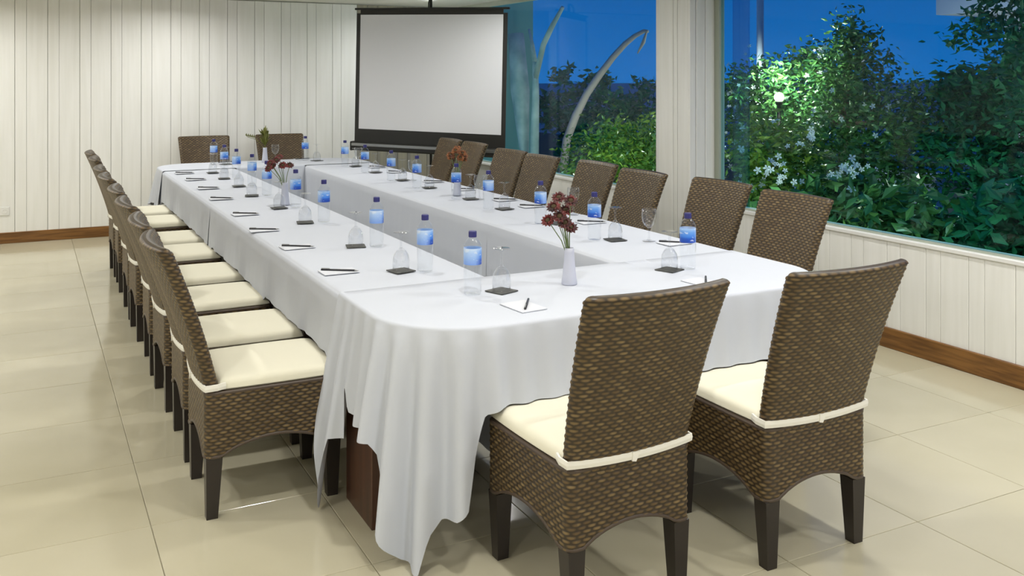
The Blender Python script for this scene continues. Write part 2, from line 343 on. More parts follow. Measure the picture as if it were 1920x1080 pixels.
# ------------------------------------------------------------------ wicker chair (faces local +Y)
PITCH_R = .012
def weave(u, v, amp):
    row = np.floor(v); f = v-row
    return amp*(np.sin(PI*f)**.5)*(.22+.78*(.5+.5*np.cos(PI*(u+row))))
def build_chair():
    SH, BT = .445, .972
    parts = {}
    # backrest: stadium loop swept upward
    ns, sub = 60, 5
    C = ns*sub; th = .046
    t = np.arange(C)/C
    wl = .45; straight = wl-th; per = 2*straight+PI*th
    s = t*per
    lx = np.zeros(C); ly = np.zeros(C); nx = np.zeros(C); ny = np.zeros(C)
    for i, q in enumerate(s):
        if q < straight: lx[i] = straight/2-q; ly[i] = th/2; nx[i], ny[i] = 0, 1
        elif q < straight+PI*th/2: a = PI/2+(q-straight)/(th/2); lx[i] = -straight/2+th/2*math.cos(a); ly[i] = th/2*math.sin(a); nx[i], ny[i] = math.cos(a), math.sin(a)
        elif q < 2*straight+PI*th/2: lx[i] = -straight/2+(q-straight-PI*th/2); ly[i] = -th/2; nx[i], ny[i] = 0, -1
        else: a = -PI/2+(q-2*straight-PI*th/2)/(th/2); lx[i] = straight/2+th/2*math.cos(a); ly[i] = th/2*math.sin(a); nx[i], ny[i] = math.cos(a), math.sin(a)
    nr = int((BT-SH+.02)/PITCH_R); R = nr*4
    zz = np.linspace(SH-.02, BT-.012, R)
    rows = []; uvs = []
    for z in zz:
        g = (z-SH)/(BT-SH); w = (.43+.07*g)/wl; k = .016+.022*g
        h = weave(t*ns, np.full(C, z/PITCH_R), .0034)
        x = lx*w+nx*h; y = ly+ny*h - k*(1-(2*lx/wl)**2) - .214 - .115*g - .05*g*g
        rows.append(np.stack([x, y, np.full(C, z)], -1)); uvs.append(np.stack([t*ns, np.full(C, z/PITCH_R)], -1))
    for a in np.linspace(.15, PI/2, 5):
        g = 1; w = (.43+.07)/wl; k = .038; ins = th/2*(1-math.cos(a))*.98
        x = lx*w-nx*ins; y = ly-ny*ins - k*(1-(2*lx/wl)**2) - .214-.165
        z = zz[-1]+.014*math.sin(a)
        rows.append(np.stack([x, y, np.full(C, z)], -1)); uvs.append(np.stack([t*ns, np.full(C, z/PITCH_R)], -1))
    parts['backrest'] = gridmesh('backrest', np.array(rows), True, np.array(uvs))
    # woven seat base
    ns2 = 106; C = ns2*sub; Wd, Dp, rc = .44, .49, .028
    t = np.arange(C)/C; per = 2*(Wd+Dp)-8*rc+2*PI*rc; s = t*per
    X = np.zeros(C); Y = np.zeros(C); nx = np.zeros(C); ny = np.zeros(C); q_ = np.zeros(C)
    segs = [(Wd, (1, 0)), (Dp, (0, 1)), (Wd, (-1, 0)), (Dp, (0, -1))]
    px, py = -Wd/2+rc, -Dp/2; acc = 0; bounds = []
    for i, q in enumerate(s):
        rem = q; cx, cy = -Wd/2+rc, -Dp/2
        for kk, (ln, d) in enumerate(segs):
            l = ln-2*rc; nrm = (d[1], -d[0])
            if rem <= l:
                X[i] = cx+d[0]*rem; Y[i] = cy+d[1]*rem; nx[i], ny[i] = nrm; q_[i] = (rem/l*2-1); break
            rem -= l; cx += d[0]*l; cy += d[1]*l
            oc = (cx-nrm[0]*rc, cy-nrm[1]*rc)
            if rem <= PI/2*rc:
                a0 = math.atan2(nrm[1], nrm[0]); a = a0+rem/rc
                X[i] = oc[0]+rc*math.cos(a); Y[i] = oc[1]+rc*math.sin(a); nx[i], ny[i] = math.cos(a), math.sin(a); q_[i] = 1; break
            rem -= PI/2*rc; a = math.atan2(nrm[1], nrm[0])+PI/2; cx = oc[0]+rc*math.cos(a); cy = oc[1]+rc*math.sin(a)
    arch = .22+.05*np.cos(PI/2*np.clip(np.abs(q_)/.84, 0, 1))**.65
    rows = []; uvs = []
    for f in np.linspace(0, 1, 92):
        z = arch+(SH-arch)*f; v = z/PITCH_R; h = weave(t*ns2, v, .0034)
        tp = 1+.02*(z-.2)/.25*0
        rows.append(np.stack([X*tp+nx*h, Y*tp+ny*h, z], -1)); uvs.append(np.stack([t*ns2, v], -1))
    parts['seat_base'] = gridmesh('seat_base', np.array(rows), True, np.array(uvs))
    # woven-over rim of the seat + deck, and braided arch edge
    loop = [(X[i], Y[i]) for i in range(0, C, 6)]; nl = [(nx[i], ny[i]) for i in range(0, C, 6)]; ar = arch[::6]
    m = MB(); n = len(loop); v = []; f = []
    prof = [(.0, -.006), (.004, -.004), (.004, .002), (.001, .006), (-.02, .006)]
    for (dx, dz) in prof: v += [(p[0]+q[0]*dx, p[1]+q[1]*dx, SH+dz) for p, q in zip(loop, nl)]
    for a in range(len(prof)-1):
        for k in range(n): f.append((a*n+k, a*n+(k+1) % n, (a+1)*n+(k+1) % n, (a+1)*n+k))
    f.append(tuple((len(prof)-1)*n+k for k in range(n))); m.add(v, f)
    parts['seat_deck'] = m.mesh('seat_deck')
    m = MB(); v = []; f = []; prof = [(.001, .007), (.0038, .004), (.004, -.002), (.0, -.004), (-.012, -.003), (-.012, .007)]
    for (dx, dz) in prof: v += [(p[0]+q[0]*dx, p[1]+q[1]*dx, z+dz) for p, q, z in zip(loop, nl, ar)]
    for a in range(len(prof)-1):
        for k in range(n): f.append((a*n+k, a*n+(k+1) % n, (a+1)*n+(k+1) % n, (a+1)*n+k))
    m.add(v, f); parts['lower_rim'] = m.mesh('lower_rim', True)
    # legs
    legs = []
    for sx_ in (-1, 1):
        for sy_ in (-1, 1):
            m = MB(); v = []
            for z, hw, off in ((.28, .02, 0), (.222, .02, 0), (.2165, .0285, 0), (.0, .0195, .006)):
                cx, cy = sx_*(Wd/2-.031), sy_*(Dp/2-.031)+ (sy_*off if sy_ < 0 else 0)
                v += [(cx-hw, cy-hw, z), (cx+hw, cy-hw, z), (cx+hw, cy+hw, z), (cx-hw, cy+hw, z)]
            m.add(v, [(0, 1, 2, 3)]+[(r*4+(k+1) % 4, r*4+k, r*4+4+k, r*4+4+(k+1) % 4) for r in (0, 1, 2) for k in range(4)]+[(15, 14, 13, 12)])
            legs.append(m.mesh('leg'))
    parts['legs'] = legs
    # cushion: puffy rounded slab
    nU, nV = 33, 33
    u = np.sin(np.linspace(-1, 1, nU)*PI/2*.985)/math.sin(PI/2*.985); a, b = np.meshgrid(u, u)
    w = .217; d = .226
    def sq(a, b): # soft square mapping
        return a*np.sqrt(1-.05*b*b), b*np.sqrt(1-.05*a*a)
    sa, sb = sq(a, b)
    edge = (1-np.abs(a)**16)*(1-np.abs(b)**16)
    topz = SH+.012+.036*edge**.4+.007*np.cos(a*PI/2)*np.cos(b*PI/2)
    top = np.stack([sa*w, sb*d+.022, topz], -1)
    bot = np.stack([sa*w*.985, sb*d*.985+.022, SH+.012-.010*edge**.4], -1)[:, ::-1]
    g1 = gridmesh('cushion', top); v = [tuple(p) for p in top.reshape(-1, 3)]; n1 = len(v); v += [tuple(p) for p in bot.reshape(-1, 3)]
    f = []
    for off in (0, n1):
        for i in range(nV-1):
            for j in range(nU-1): k = off+i*nU+j; f.append((k, k+1, k+nU+1, k+nU))
    parts['cushion'] = mesh('cushion', v, f, True)
    # strap round the foot of the backrest, with a tab
    pts = []
    for x in np.linspace(-1, 1, 25):
        yb = -.214-.016*(1-x*x)-th/2-.008
        pts.append((x*.223, yb, SH+.022-.006*(1-x*x)))
    pts = [(-.214, -.175, SH+.024), (-.224, -.205, SH+.023)]+pts+[(.224, -.205, SH+.023), (.214, -.175, SH+.024)]
    v = []; f = []
    for i, p in enumerate(pts):
        a0 = Vector(pts[max(i-1, 0)]); b0 = Vector(pts[min(i+1, len(pts)-1)]); d0 = (b0-a0).normalized(); o0 = Vector((d0.y, -d0.x, 0)).normalized()*.003
        P = Vector(p)
        v += [P+o0+Vector((0, 0, .011)), P+o0*1.6, P+o0+Vector((0, 0, -.011)), P-o0+Vector((0, 0, -.011)), P-o0+Vector((0, 0, .011))]
    for i in range(len(pts)-1):
        for k in range(5): f.append((i*5+k, i*5+(k+1) % 5, i*5+5+(k+1) % 5, i*5+5+k))
    m = MB().add(v, f); yb = -.214-.016-th/2-.014
    m.add([(-.012, yb, SH+.028), (.016, yb, SH+.026), (-.002, yb-.003, SH+.0), (-.014, yb-.001, SH+.002), (-.012, yb+.006, SH+.028), (.016, yb+.006, SH+.026), (-.002, yb+.003, SH), (-.014, yb+.005, SH+.002)], [(0, 1, 2, 3), (7, 6, 5, 4), (0, 4, 5, 1), (1, 5, 6, 2), (2, 6, 7, 3), (3, 7, 4, 0)])
    parts['tie_strap'] = m.mesh('tie_strap')
    return parts
CP = build_chair()
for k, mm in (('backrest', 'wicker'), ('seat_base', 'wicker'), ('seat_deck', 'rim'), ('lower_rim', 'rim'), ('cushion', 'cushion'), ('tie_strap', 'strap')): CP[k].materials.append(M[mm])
for l_ in CP['legs']: l_.materials.append(M['leg'])
def chair(loc, rz, label, group):
    t = thing('wicker_chair', label, 'chair', loc, rz, group)
    for k in ('backrest', 'seat_base', 'seat_deck', 'lower_rim'): obj(k, CP[k], parent=t)
    for l_ in CP['legs']: obj('leg', l_, parent=t)
    c = obj('cushion', CP['cushion'], parent=t); obj('tie_strap', CP['tie_strap'], parent=c)
    return t
LY = (3.655, 4.21, 4.86, 5.46, 6.18, 6.75, 7.60, 8.20)
RY = (3.60, 4.25, 4.94, 5.60, 6.26, 6.85, 7.78, 8.36)
LX = (.805, .813, .813, .82, .818, .825, .84, .845)
RX = (3.08, 3.15, 3.09, 3.17, 3.10, 3.14, 3.24, 3.25)
for i in range(8):
    chair((LX[i], LY[i], 0), -PI/2+math.radians(random.uniform(-2, 2)), 'brown wicker chair in the left row beside the open floor, '+nth(i), 'left row of wicker chairs')
for i in range(8):
    chair((RX[i], RY[i], 0), PI/2+math.radians(random.uniform(-2, 2)), 'brown wicker chair in the right row beside the windows, '+nth(i), 'window row of wicker chairs')
chair((1.568, 2.545, 0), math.radians(2), 'large brown wicker chair at the near table end, the one nearest the camera', 'near end wicker chairs')
chair((2.292, 2.525, 0), math.radians(0), 'brown wicker chair at the near table end, the one nearer the windows', 'near end wicker chairs')
chair((1.59, 9.52, 0), PI, 'wicker chair at the far table end, the one farther from the screen', 'far end wicker chairs')
chair((2.35, 9.52, 0), PI, 'wicker chair at the far table end, the one nearer the screen', 'far end wicker chairs')

# ------------------------------------------------------------------ tables and cloths
TZ = .75
X0, X1, XI0, XI1, Y0, Y1, YI0, YI1 = 1.04, 2.94, 1.67, 2.285, 2.75, 9.32, 3.42, 8.66
def table(name, label, x0, x1, y0, y1, legs):
    t = thing(name, label, 'table', ((x0+x1)/2, (y0+y1)/2, 0)); cx, cy = (x0+x1)/2, (y0+y1)/2
    obj('table_top', MB().box(x0-cx, x1-cx, y0-cy, y1-cy, TZ-.04, TZ-.006, .004).mesh('table_top'), M['wood'], t)
    for (a, b, c_, d) in legs: obj('leg', MB().box(a-cx, b-cx, c_-cy, d-cy, 0, TZ-.04, .003).mesh('leg'), M['wood'], t)
seams = (3.45, 4.95, 6.45, 8.63)
segn = ('nearest section', 'middle section', 'farthest section')
for sname, (xa, xb) in (('left row of chairs', (X0, XI0)), ('window row of chairs', (XI1, X1))):
    for k in range(3):
        a, b = seams[k]+.005, seams[k+1]-.005
        table('conference_table', f'brown table under white cloth along the {sname}, {segn[k]}', xa+.03, xb-.03, a, b,
              [(xa+.22, xb-.22, a+.12, a+.16), (xa+.22, xb-.22, b-.16, b-.12)])
table('end_table', 'dark brown table with slab legs under the draped cloth at the near end', X0+.10, X1-.10, Y0+.1, 3.40,
      [(1.055, 1.155, 3.11, 3.40), (2.83, 2.925, 3.05, 3.33), (1.8, 2.2, 3.2, 3.25)])
table('end_table', 'brown table under white cloth at the far end by the back wall', X0+.10, X1-.10, 8.75, Y1-.1,
      [(1.12, 1.2, 8.76, 8.98), (2.78, 2.86, 8.76, 8.98)])

def fold(y, seed, lam=.11):
    r = np.random.default_rng(seed); ph = r.uniform(0, 6.28, 4)
    return .5*np.sin(2*PI*y/lam+ph[0]+1.3*np.sin(2*PI*y/.7+ph[1]))+.3*np.sin(2*PI*y/(lam*2.3)+ph[2])+.25*np.sin(2*PI*y/(lam*.55)+ph[3])
def run_cloth(x0, x1, y0, y1, hemL, hemR, z, seed, label, amp=.012):
    ys = np.arange(y0, y1+.001, .0125); n = len(ys); K = 14
    cols = []
    fl, fr = fold(ys, seed, .19), fold(ys, seed+5, .19)
    hL = hemL(ys) if callable(hemL) else np.full(n, hemL); hR = hemR(ys) if callable(hemR) else np.full(n, hemR)
    hL = hL+.006*fold(ys, seed+9, .9); hR = hR+.006*fold(ys, seed+11, .9)
    for k in range(K+1):
        t = 1-k/K; zz = z-.012-(z-.012-hL)*t
        cols.append(np.stack([x0-.016-amp*(t**.8)*(1.1+fl)-.012*t, ys, zz], -1))
    for a in (.3, .7, 1.1): cols.append(np.stack([np.full(n, x0-.014+.016*math.sin(a)*1.0), ys, np.full(n, z-.012+.012*math.sin(a))], -1))
    for q in np.linspace(.02, .98, 14):
        cols.append(np.stack([np.full(n, x0+(x1-x0)*q), ys, z+.0010*fold(ys*1.0+q*.7, seed+3, .5)*math.sin(PI*q)], -1))
    for a in (1.1, .7, .3): cols.append(np.stack([np.full(n, x1+.014-.016*math.sin(a)), ys, np.full(n, z-.012+.012*math.sin(a))], -1))
    for k in range(K+1):
        t = k/K; zz = z-.012-(z-.012-hR)*t
        cols.append(np.stack([x1+.016+amp*(t**.8)*(1.1+fr)+.012*t, ys, zz], -1))
    P = np.stack(cols, 1)
    return tag(obj('tablecloth', gridmesh('tablecloth', P), M['cloth']), label, 'tablecloth', 'white tablecloths')
ov = .03
def hem_dip(at, base=.505, d=.05, w=.10):
    return lambda y: base-sum(d*np.clip(1-np.abs(y-a)/w, 0, 1) for a in at)
tseg = ('nearest of the three', 'middle of the three', 'farthest of the three')
cs = (3.41, 4.75, 6.22, 8.70)
for k in range(3):
    run_cloth(X0+.016, XI0-.016, cs[k], cs[k+1]+.03, hem_dip([cs[k]+.06, cs[k+1]-.05]), .03, TZ+.0015*(2-k), 20+k, 'white tablecloth along the left row of chairs, '+tseg[k], .005)
    run_cloth(XI1+.016, X1-.016, cs[k], cs[k+1]+.03, .03, hem_dip([cs[k]+.06]), TZ+.0015*(2-k), 40+k, 'white tablecloth along the window row of chairs, '+tseg[k], .006)

def end_outline(R, near=True):
    # from the left seam round the outer corners to the right seam, returns points and outward normals
    pts = []; step = .0075
    yc = (Y0+R) if near else (Y1-R); ys = 3.45 if near else 8.62; sg = -1 if near else 1
    d = abs(yc-ys); m = int(d/step)
    for i in range(m): pts.append((X0, ys+(yc-ys)*i/m, -1, 0))
    m = int(R*PI/2/step)
    for i in range(m): a = PI/2*i/m; pts.append((X0+R-R*math.cos(a), yc+sg*R*math.sin(a), -math.cos(a), sg*math.sin(a)))
    m = int((X1-X0-2*R)/step)
    for i in range(m): pts.append((X0+R+(X1-X0-2*R)*i/m, Y0 if near else Y1, 0, sg))
    m = int(R*PI/2/step)
    for i in range(m): a = PI/2*i/m; pts.append((X1-R+R*math.sin(a), yc+sg*R*math.cos(a), math.sin(a), sg*math.cos(a)))
    m = int(d/step)
    for i in range(m+1): pts.append((X1, yc+(ys-yc)*i/m, 1, 0))
    return np.array(pts)
def end_cloth(near, hem, spread, z, seed, label, foldA):
    R = .33; O = end_outline(R, near); n = len(O)
    s = np.concatenate([[0], np.cumsum(np.hypot(*np.diff(O[:, :2], axis=0).T))])
    hz = hem(s); out = spread(s); A = foldA(s); fd = .25*fold(s, seed, .15)+.95*np.sin(2*PI*s/.105)
    rows = []
    K = 26
    for k in range(K, -1, -1):
        t = k/K; zz = z-.012-(z-.012-hz)*t
        e = .016*0+out*t**1.1+A*(t**.55)*(1.0+fd)
        rows.append(np.stack([O[:, 0]+O[:, 2]*e, O[:, 1]+O[:, 3]*e, zz], -1))
    for a in (.4, .8, 1.2, PI/2):
        e = -.014*(1-math.cos(a)); rows.append(np.stack([O[:, 0]+O[:, 2]*e, O[:, 1]+O[:, 3]*e, np.full(n, z-.012+.012*math.sin(a))], -1))
    # top: pull every outline point in toward the inner edge line
    yi = (YI0+.0 if near else YI1); tgt = np.stack([np.clip(O[:, 0], X0+.02, X1-.02), np.full(n, yi+(.03 if near else -.03))], -1)
    last = rows[-1]
    for q in np.linspace(.12, 1, 9):
        xy = last[:, :2]*(1-q)+tgt*q
        rows.append(np.stack([xy[:, 0], xy[:, 1], np.full(n, z)+.0008*fold(xy[:, 0]+xy[:, 1], seed+2, .6)], -1))
    P = np.array(rows)
    # inner skirt as extra rows (only between the runs, others fold under)
    e = np.clip(np.minimum(P[-1][:, 0]-XI0, XI1-P[-1][:, 0])/.02, 0, 1)
    for dz in (.01, .15, .3, .5):
        q = P[-1].copy() if dz == .01 else rows[-1].copy()
        q = np.stack([tgt[:, 0], tgt[:, 1]+(.006 if near else -.006)*e, z-.0005-dz*e], -1); rows.append(q)
    return tag(obj('tablecloth', gridmesh('tablecloth', np.array(rows)), M['cloth']), label, 'tablecloth', 'white tablecloths')
HS = np.array([(-.1, .50), (0, .42), (.04, .20), (.08, .01), (.11, .01), (.135, .16), (.15, .27), (.20, .28), (.212, .46), (.23, .47), (.245, .39), (.30, .375), (.40, .375), (.475, .365), (.49, .33), (.505, .22), (.54, .12), (.59, .02), (.62, .004), (.655, .012), (.675, .12), (.70, .155), (.745, .165), (.775, .19), (.80, .36), (.83, .48), (.88, .50), (9, .50)])
def hem_near(s): return np.interp(s, HS[:, 0], HS[:, 1])
def spread_near(s): return .02+.075*np.exp(-((s-.08)/.09)**2)+.02*np.exp(-((s-.58)/.15)**2)
def amp_near(s): return .006+.042*np.exp(-((s-.60)/.22)**2)+.012*np.exp(-((s-.1)/.1)**2)
end_cloth(True, hem_near, spread_near, TZ+.005, 3, 'white tablecloth at the near end with long corner points draped to the floor', amp_near)
end_cloth(False, lambda s: .42+.04*np.sin(s*7), lambda s: .03+.04*np.exp(-((s-.6)/.25)**2), TZ+.005, 8, 'white tablecloth over the far rounded table end by the back wall', lambda s: .012+0*s)

# ------------------------------------------------------------------ things on the table
ZT = TZ+.0062
bp = [(.0, .004), (.024, .002), (.031, .004), (.0335, .012), (.0325, .022), (.0335, .032), (.0325, .046), (.0335, .06), (.0335, .112), (.0328, .114), (.0328, .176), (.0335, .178), (.033, .186), (.027, .198), (.018, .209), (.0135, .216), (.013, .222)]
body = MB().lathe(bp, 24).mesh('bottle_body', True); body.materials.append(M['pet'])
lab = MB().lathe([(.0338, .115), (.0338, .175)], 28); lab.f = lab.f[:-2]; lab = lab.mesh('label', True); lab.materials.append(M['label'])
capm = MB().lathe([(.0145, .214), (.0152, .215), (.0152, .234), (.0135, .237), (.0, .237)], 20).mesh('cap', False); capm.materials.append(M['cap'])
def bottle(x, y, rz, label, group):
    t = thing('water_bottle', label, 'bottle', (x, y, ZT), rz, group)
    obj('bottle_body', body, parent=t); obj('label', lab, parent=t); obj('cap', capm, parent=t)
gp = [(.0, .002), (.032, .001), (.034, .003), (.012, .007), (.0055, .016), (.0045, .035), (.0045, .058), (.007, .068), (.02, .078), (.031, .095), (.036, .118), (.0365, .138), (.034, .160), (.0325, .160), (.035, .138), (.0345, .118), (.0295, .097), (.019, .081), (.0, .074)]
foot = MB().lathe([p for p in gp[:4]]+[(.0, .007)], 24).mesh('foot', True); foot.materials.append(M['glass'])
stemm = MB().lathe([(.012, .007), (.0055, .016), (.0045, .035), (.0045, .058), (.007, .068)], 12).mesh('stem', True); stemm.materials.append(M['glass'])
bowl = MB().lathe(gp[7:], 28).mesh('bowl', True); bowl.materials.append(M['glass'])
def goblet(x, y, up, label, group, z=ZT):
    t = thing('goblet', label, 'glass', (x, y, z if up else z+.1605), 0, group)
    if not up: t.rotation_euler = (PI, 0, 0)
    obj('foot', foot, parent=t); obj('stem', stemm, parent=t); obj('bowl', bowl, parent=t)
coast = MB().box(-.045, .045, -.045, .045, 0, .004, .001).mesh('coaster'); coast.materials.append(M['coaster'])
pad = MB().box(-.052, .052, -.074, .074, 0, .0035, .0006).mesh('paper_block'); pad.materials.append(M['paper'])
def pencil(x, y, rz, label, group, z):
    t = thing('pen', label, 'pen', (x, y, z), rz, group)
    if not PM:
        PM['barrel'] = MB().tube([(-.075, 0, .0034), (.068, 0, .0034)], .0042, 8).mesh('barrel', True); PM['barrel'].materials.append(M['pen'])
        PM['tip'] = MB().tube([(.068, 0, .0034), (.078, 0, .0034), (.086, 0, .0034)], [.0042, .0022, .0006], 8).mesh('tip', True); PM['tip'].materials.append(M['metal'])
        PM['clip'] = MB().box(-.074, -.038, -.0012, .0012, .0082, .0102).mesh('clip'); PM['clip'].materials.append(M['metal'])
    for k in ('barrel', 'tip', 'clip'): obj(k, PM[k], parent=t)
PM = {}
SEAT = {
 'left': dict(b=[(1.47, 3.65), (1.48, 4.29), (1.47, 5.15), (1.48, 5.81), (1.46, 6.51), (1.49, 7.13), (1.49, 7.72), (1.49, 8.24)],
              c=[(1.385, 3.705), (1.395, 4.345), (1.375, 5.19), (1.385, 5.84), (1.365, 6.54), (1.40, 7.16), (1.40, 7.75), (1.40, 8.27)],
              p=[(1.15, 3.81), (1.14, 4.45), (1.11, 5.03), (1.145, 5.67), (1.15, 6.47), (1.175, 7.13), (1.185, 7.78), (1.18, 8.34)]),
 'right': dict(b=[(2.505, 3.98), (2.515, 4.55), (2.515, 5.21), (2.53, 5.73), (2.53, 6.44), (2.535, 7.0), (2.55, 7.69), (2.57, 8.32)],
              c=[(2.595, 3.93), (2.605, 4.52), (2.605, 5.17), (2.62, 5.70), (2.62, 6.42), (2.625, 6.99), (2.64, 7.68), (2.66, 8.29)],
              p=[(2.80, 3.72), (2.79, 4.47), (2.81, 5.20), (2.80, 5.55), (2.80, 6.2), (2.80, 6.78), (2.81, 7.62), (2.81, 8.12)]),
}
sd = {'left': 'the left chair row', 'right': 'the window chair row'}
for k, D in SEAT.items():
    for i in range(8):
        w = f'by {sd[k]}, {nth(i)}'
        bottle(*D['b'][i], (PI if k == 'left' else -.3)+random.uniform(-.9, .9), f'blue-labelled water bottle {w}', f'bottles beside {sd[k]}')
        tag(obj('coaster', coast, loc=(*D['c'][i], ZT), rot=(0, 0, random.uniform(-.25, .25))), f'dark square coaster {w}', 'coaster', f'coasters beside {sd[k]}')
        goblet(*D['c'][i], False, f'upturned goblet on a coaster {w}', f'upturned goblets beside {sd[k]}', ZT+.0034)
        px, py = D['p'][i]; rz = math.radians(-33) if k == 'left' else math.radians(-38)
        tag(obj('notepad', pad, loc=(px+(.0 if k == 'left' else -.0), py, ZT), rot=(0, 0, PI/2+random.uniform(-.06, .06))), f'blank white notepad {w}', 'notepad', f'notepads beside {sd[k]}')
        pencil(px, py, rz+random.uniform(-.08, .08), f'black pen on notepad {w}', f'pens beside {sd[k]}', ZT+.0036)
ends = [('near', 'left half of the near end', (1.47, 3.18), (1.59, 3.18), (1.55, 2.93), 1.0), ('near', 'window half of the near end', (2.47, 3.19), (2.39, 3.21), (2.36, 2.95), .9),
        ('far', 'left half of the far end', (1.54, 9.04), (1.645, 9.0), (1.66, 9.19), .2), ('far', 'screen half of the far end', (2.41, 9.09), (2.50, 9.0), (2.4, 9.22), .2)]
for e, nm, b, c_, p, pr in ends:
    bottle(*b, {0: PI, 1: 0}[int(b[0] > 2)]+.4, f'water bottle with blue label on the {nm} of the table', f'bottles on the {e} end')
    tag(obj('coaster', coast, loc=(*c_, ZT), rot=(0, 0, .35)), f'dark square coaster on the {nm} of the table', 'coaster', f'coasters on the {e} end')
    goblet(*c_, False, f'clear goblet upside down on the {nm} of the table', f'upturned goblets on the {e} end', ZT+.0034)
    tag(obj('notepad', pad, loc=(*p, ZT), rot=(0, 0, .1)), f'blank white notepad on the {nm} of the table', 'notepad', f'notepads on the {e} end')
    pencil(p[0]+.02, p[1]+.01, pr, f'black pen on the notepad on the {nm} of the table', f'pens on the {e} end', ZT+.0036)
for i, (x, y, nm) in enumerate([(2.72, 3.82, 'nearest one, before the pillar'), (2.85, 4.76, 'second from the near end'), (2.66, 5.65, 'third from the near end'), (2.69, 6.94, 'fourth from the near end'), (2.72, 8.40, 'farthest one'), ]):
    goblet(x, y, True, f'clear goblet standing upright on the window side table, {nm}', 'upright goblets')
goblet(2.13, 9.14, True, 'clear goblet standing upright on the far end of the table', 'upright goblets')

# vases with cut flowers
vm = MB().lathe([(.0, .002), (.029, 0), (.031, .004), (.026, .04), (.0215, .09), (.019, .125), (.0195, .142), (.0165, .142), (.016, .12), (.0, .10)], 24).mesh('vase', True); vm.materials.append(M['vase'])
def petals(n, r, seed, m='petal'):
    g = random.Random(seed); b = MB()
    for lay, (k, rr, tl) in enumerate(((n, r, .15), (n-2, r*.75, .55))):
        for i in range(k):
            a = 2*PI*i/k+lay*.3+g.uniform(-.1, .1); c, s_ = math.cos(a), math.sin(a); w = rr*.27; z1 = rr*tl
            v = [(c*.006, s_*.006, 0), (c*rr*.6-s_*w, s_*rr*.6+c*w, z1*.7), (c*rr, s_*rr, z1+g.uniform(-.004, .004)), (c*rr*.6+s_*w, s_*rr*.6-c*w, z1*.7), (c*rr*.55, s_*rr*.55, z1*.6+.004)]
            b.add(v, [(0, 4, 1), (1, 4, 2), (2, 4, 3), (3, 4, 0)])
    me = b.mesh('blossom'); me.materials.append(M[m]); return me
eyem = MB().lathe([(.0095, 0), (.009, .006), (.005, .009), (.0, .0095)], 10).mesh('flower_eye', True); eyem.materials.append(M['eye'])
bl = {'petal': petals(12, .026, 3), 'petalrust': petals(12, .027, 5, 'petalrust')}
def flower(base, tip, lean, m, label, group, sc=1):
    t = thing('cut_flower', label, 'flower', base, 0, group); b = Vector(base); e = Vector(tip)-b
    mid = e*.55+Vector((lean*.012, .004, .01))
    obj('stem', MB().tube([(0, 0, -.03), mid*.5, mid, e], [.0022, .002, .0018, .0018], 6).mesh('stem', True), M['stem'], t)
    d = (e-mid).normalized(); ax = d.lerp(Vector((-.5, -.75, .35)).normalized(), .5).normalized()
    o = obj('blossom', bl[m], parent=t); o.matrix_local = Matrix.Translation(e) @ ax.to_track_quat('Z', 'Y').to_matrix().to_4x4() @ Matrix.Scale(sc, 4)
    obj('flower_eye', eyem, parent=o)
def leafy(b, n, ln, wd, seed, spread=1.0):
    g = random.Random(seed)
    for i in range(n):
        a = g.uniform(0, 2*PI); el = g.uniform(.5, 1.3); d = Vector((math.cos(a)*math.cos(el)*spread, math.sin(a)*math.cos(el)*spread, math.sin(el))).normalized(); s_ = d.cross(Vector((0, 0, 1))).normalized()*wd
        o = Vector((g.uniform(-.01, .01), g.uniform(-.01, .01), g.uniform(.02, .12))); l_ = ln*g.uniform(.6, 1)
        b.add([o, o+d*l_*.5+s_, o+d*l_, o+d*l_*.5-s_, o+d*l_*.5+Vector((0, 0, .004))], [(0, 4, 1), (1, 4, 2), (2, 4, 3), (3, 4, 0)])
vases = [('near end of the table', (1.88, 3.17), 'petal', 'dark red', [(-.075, -.01, .305), (-.035, .02, .335), (-.005, -.02, .325), (-.06, -.03, .27), (-.085, .015, .25), (-.04, -.035, .245), (-.01, .01, .285), (.0, -.01, .22)]),
         ('left side table near the inner edge', (1.455, 5.98), 'petal', 'dark red', [(-.09, .0, .265), (-.06, -.03, .285), (-.03, .02, .295), (-.07, .02, .245), (-.02, -.03, .25), (-.105, -.02, .235), (.03, .0, .245)]),
         ('window side table behind a bottle', (2.625, 5.93), 'petalrust', 'rust brown', [(-.05, 0, .275), (-.02, -.02, .305), (.01, .02, .315), (.03, -.02, .285), (.05, .0, .265), (-.03, .03, .255), (.01, -.03, .255), (.055, .02, .24)])]
for nm, (x, y), m, cn, tips in vases:
    tag(obj('flower_vase', vm, loc=(x, y, ZT)), f'slim frosted vase of {cn} flowers on the {nm}', 'vase', 'frosted vases')
    for tx, ty, tz in tips:
        flower((x+tx*.08, y+ty*.08, ZT+.135), (x+tx, y+ty, ZT+tz), tx*6, m, f'{cn} daisy flower in the vase on the {nm}', f'{cn} flowers on the {nm}', 1.2)
x, y = 2.01, 9.04
tag(obj('flower_vase', vm, loc=(x, y, ZT)), 'slim frosted white vase of olive leaves on the far table end', 'vase', 'frosted vases')
b = MB(); leafy(b, 44, .115, .015, 5, .6); b.tube([(0, 0, -.03), (0, 0, .08), (.02, 0, .2)], .003, 6)
b.tube([(0, 0, .0), (-.08, 0, .09), (-.17, -.02, .12)], .0022, 5)
for q in range(5): b.add([(-.09-.018*q, -.01, .1+.004*q), (-.10-.018*q, .0, .14+.004*q), (-.115-.018*q, -.02, .12+.004*q)], [(0, 1, 2)])
tag(obj('leaf_spray', b.mesh('leaf_spray'), M['fern'], loc=(x, y, ZT+.13)), 'olive green leaf spray in the vase on the far table end', 'leaves')

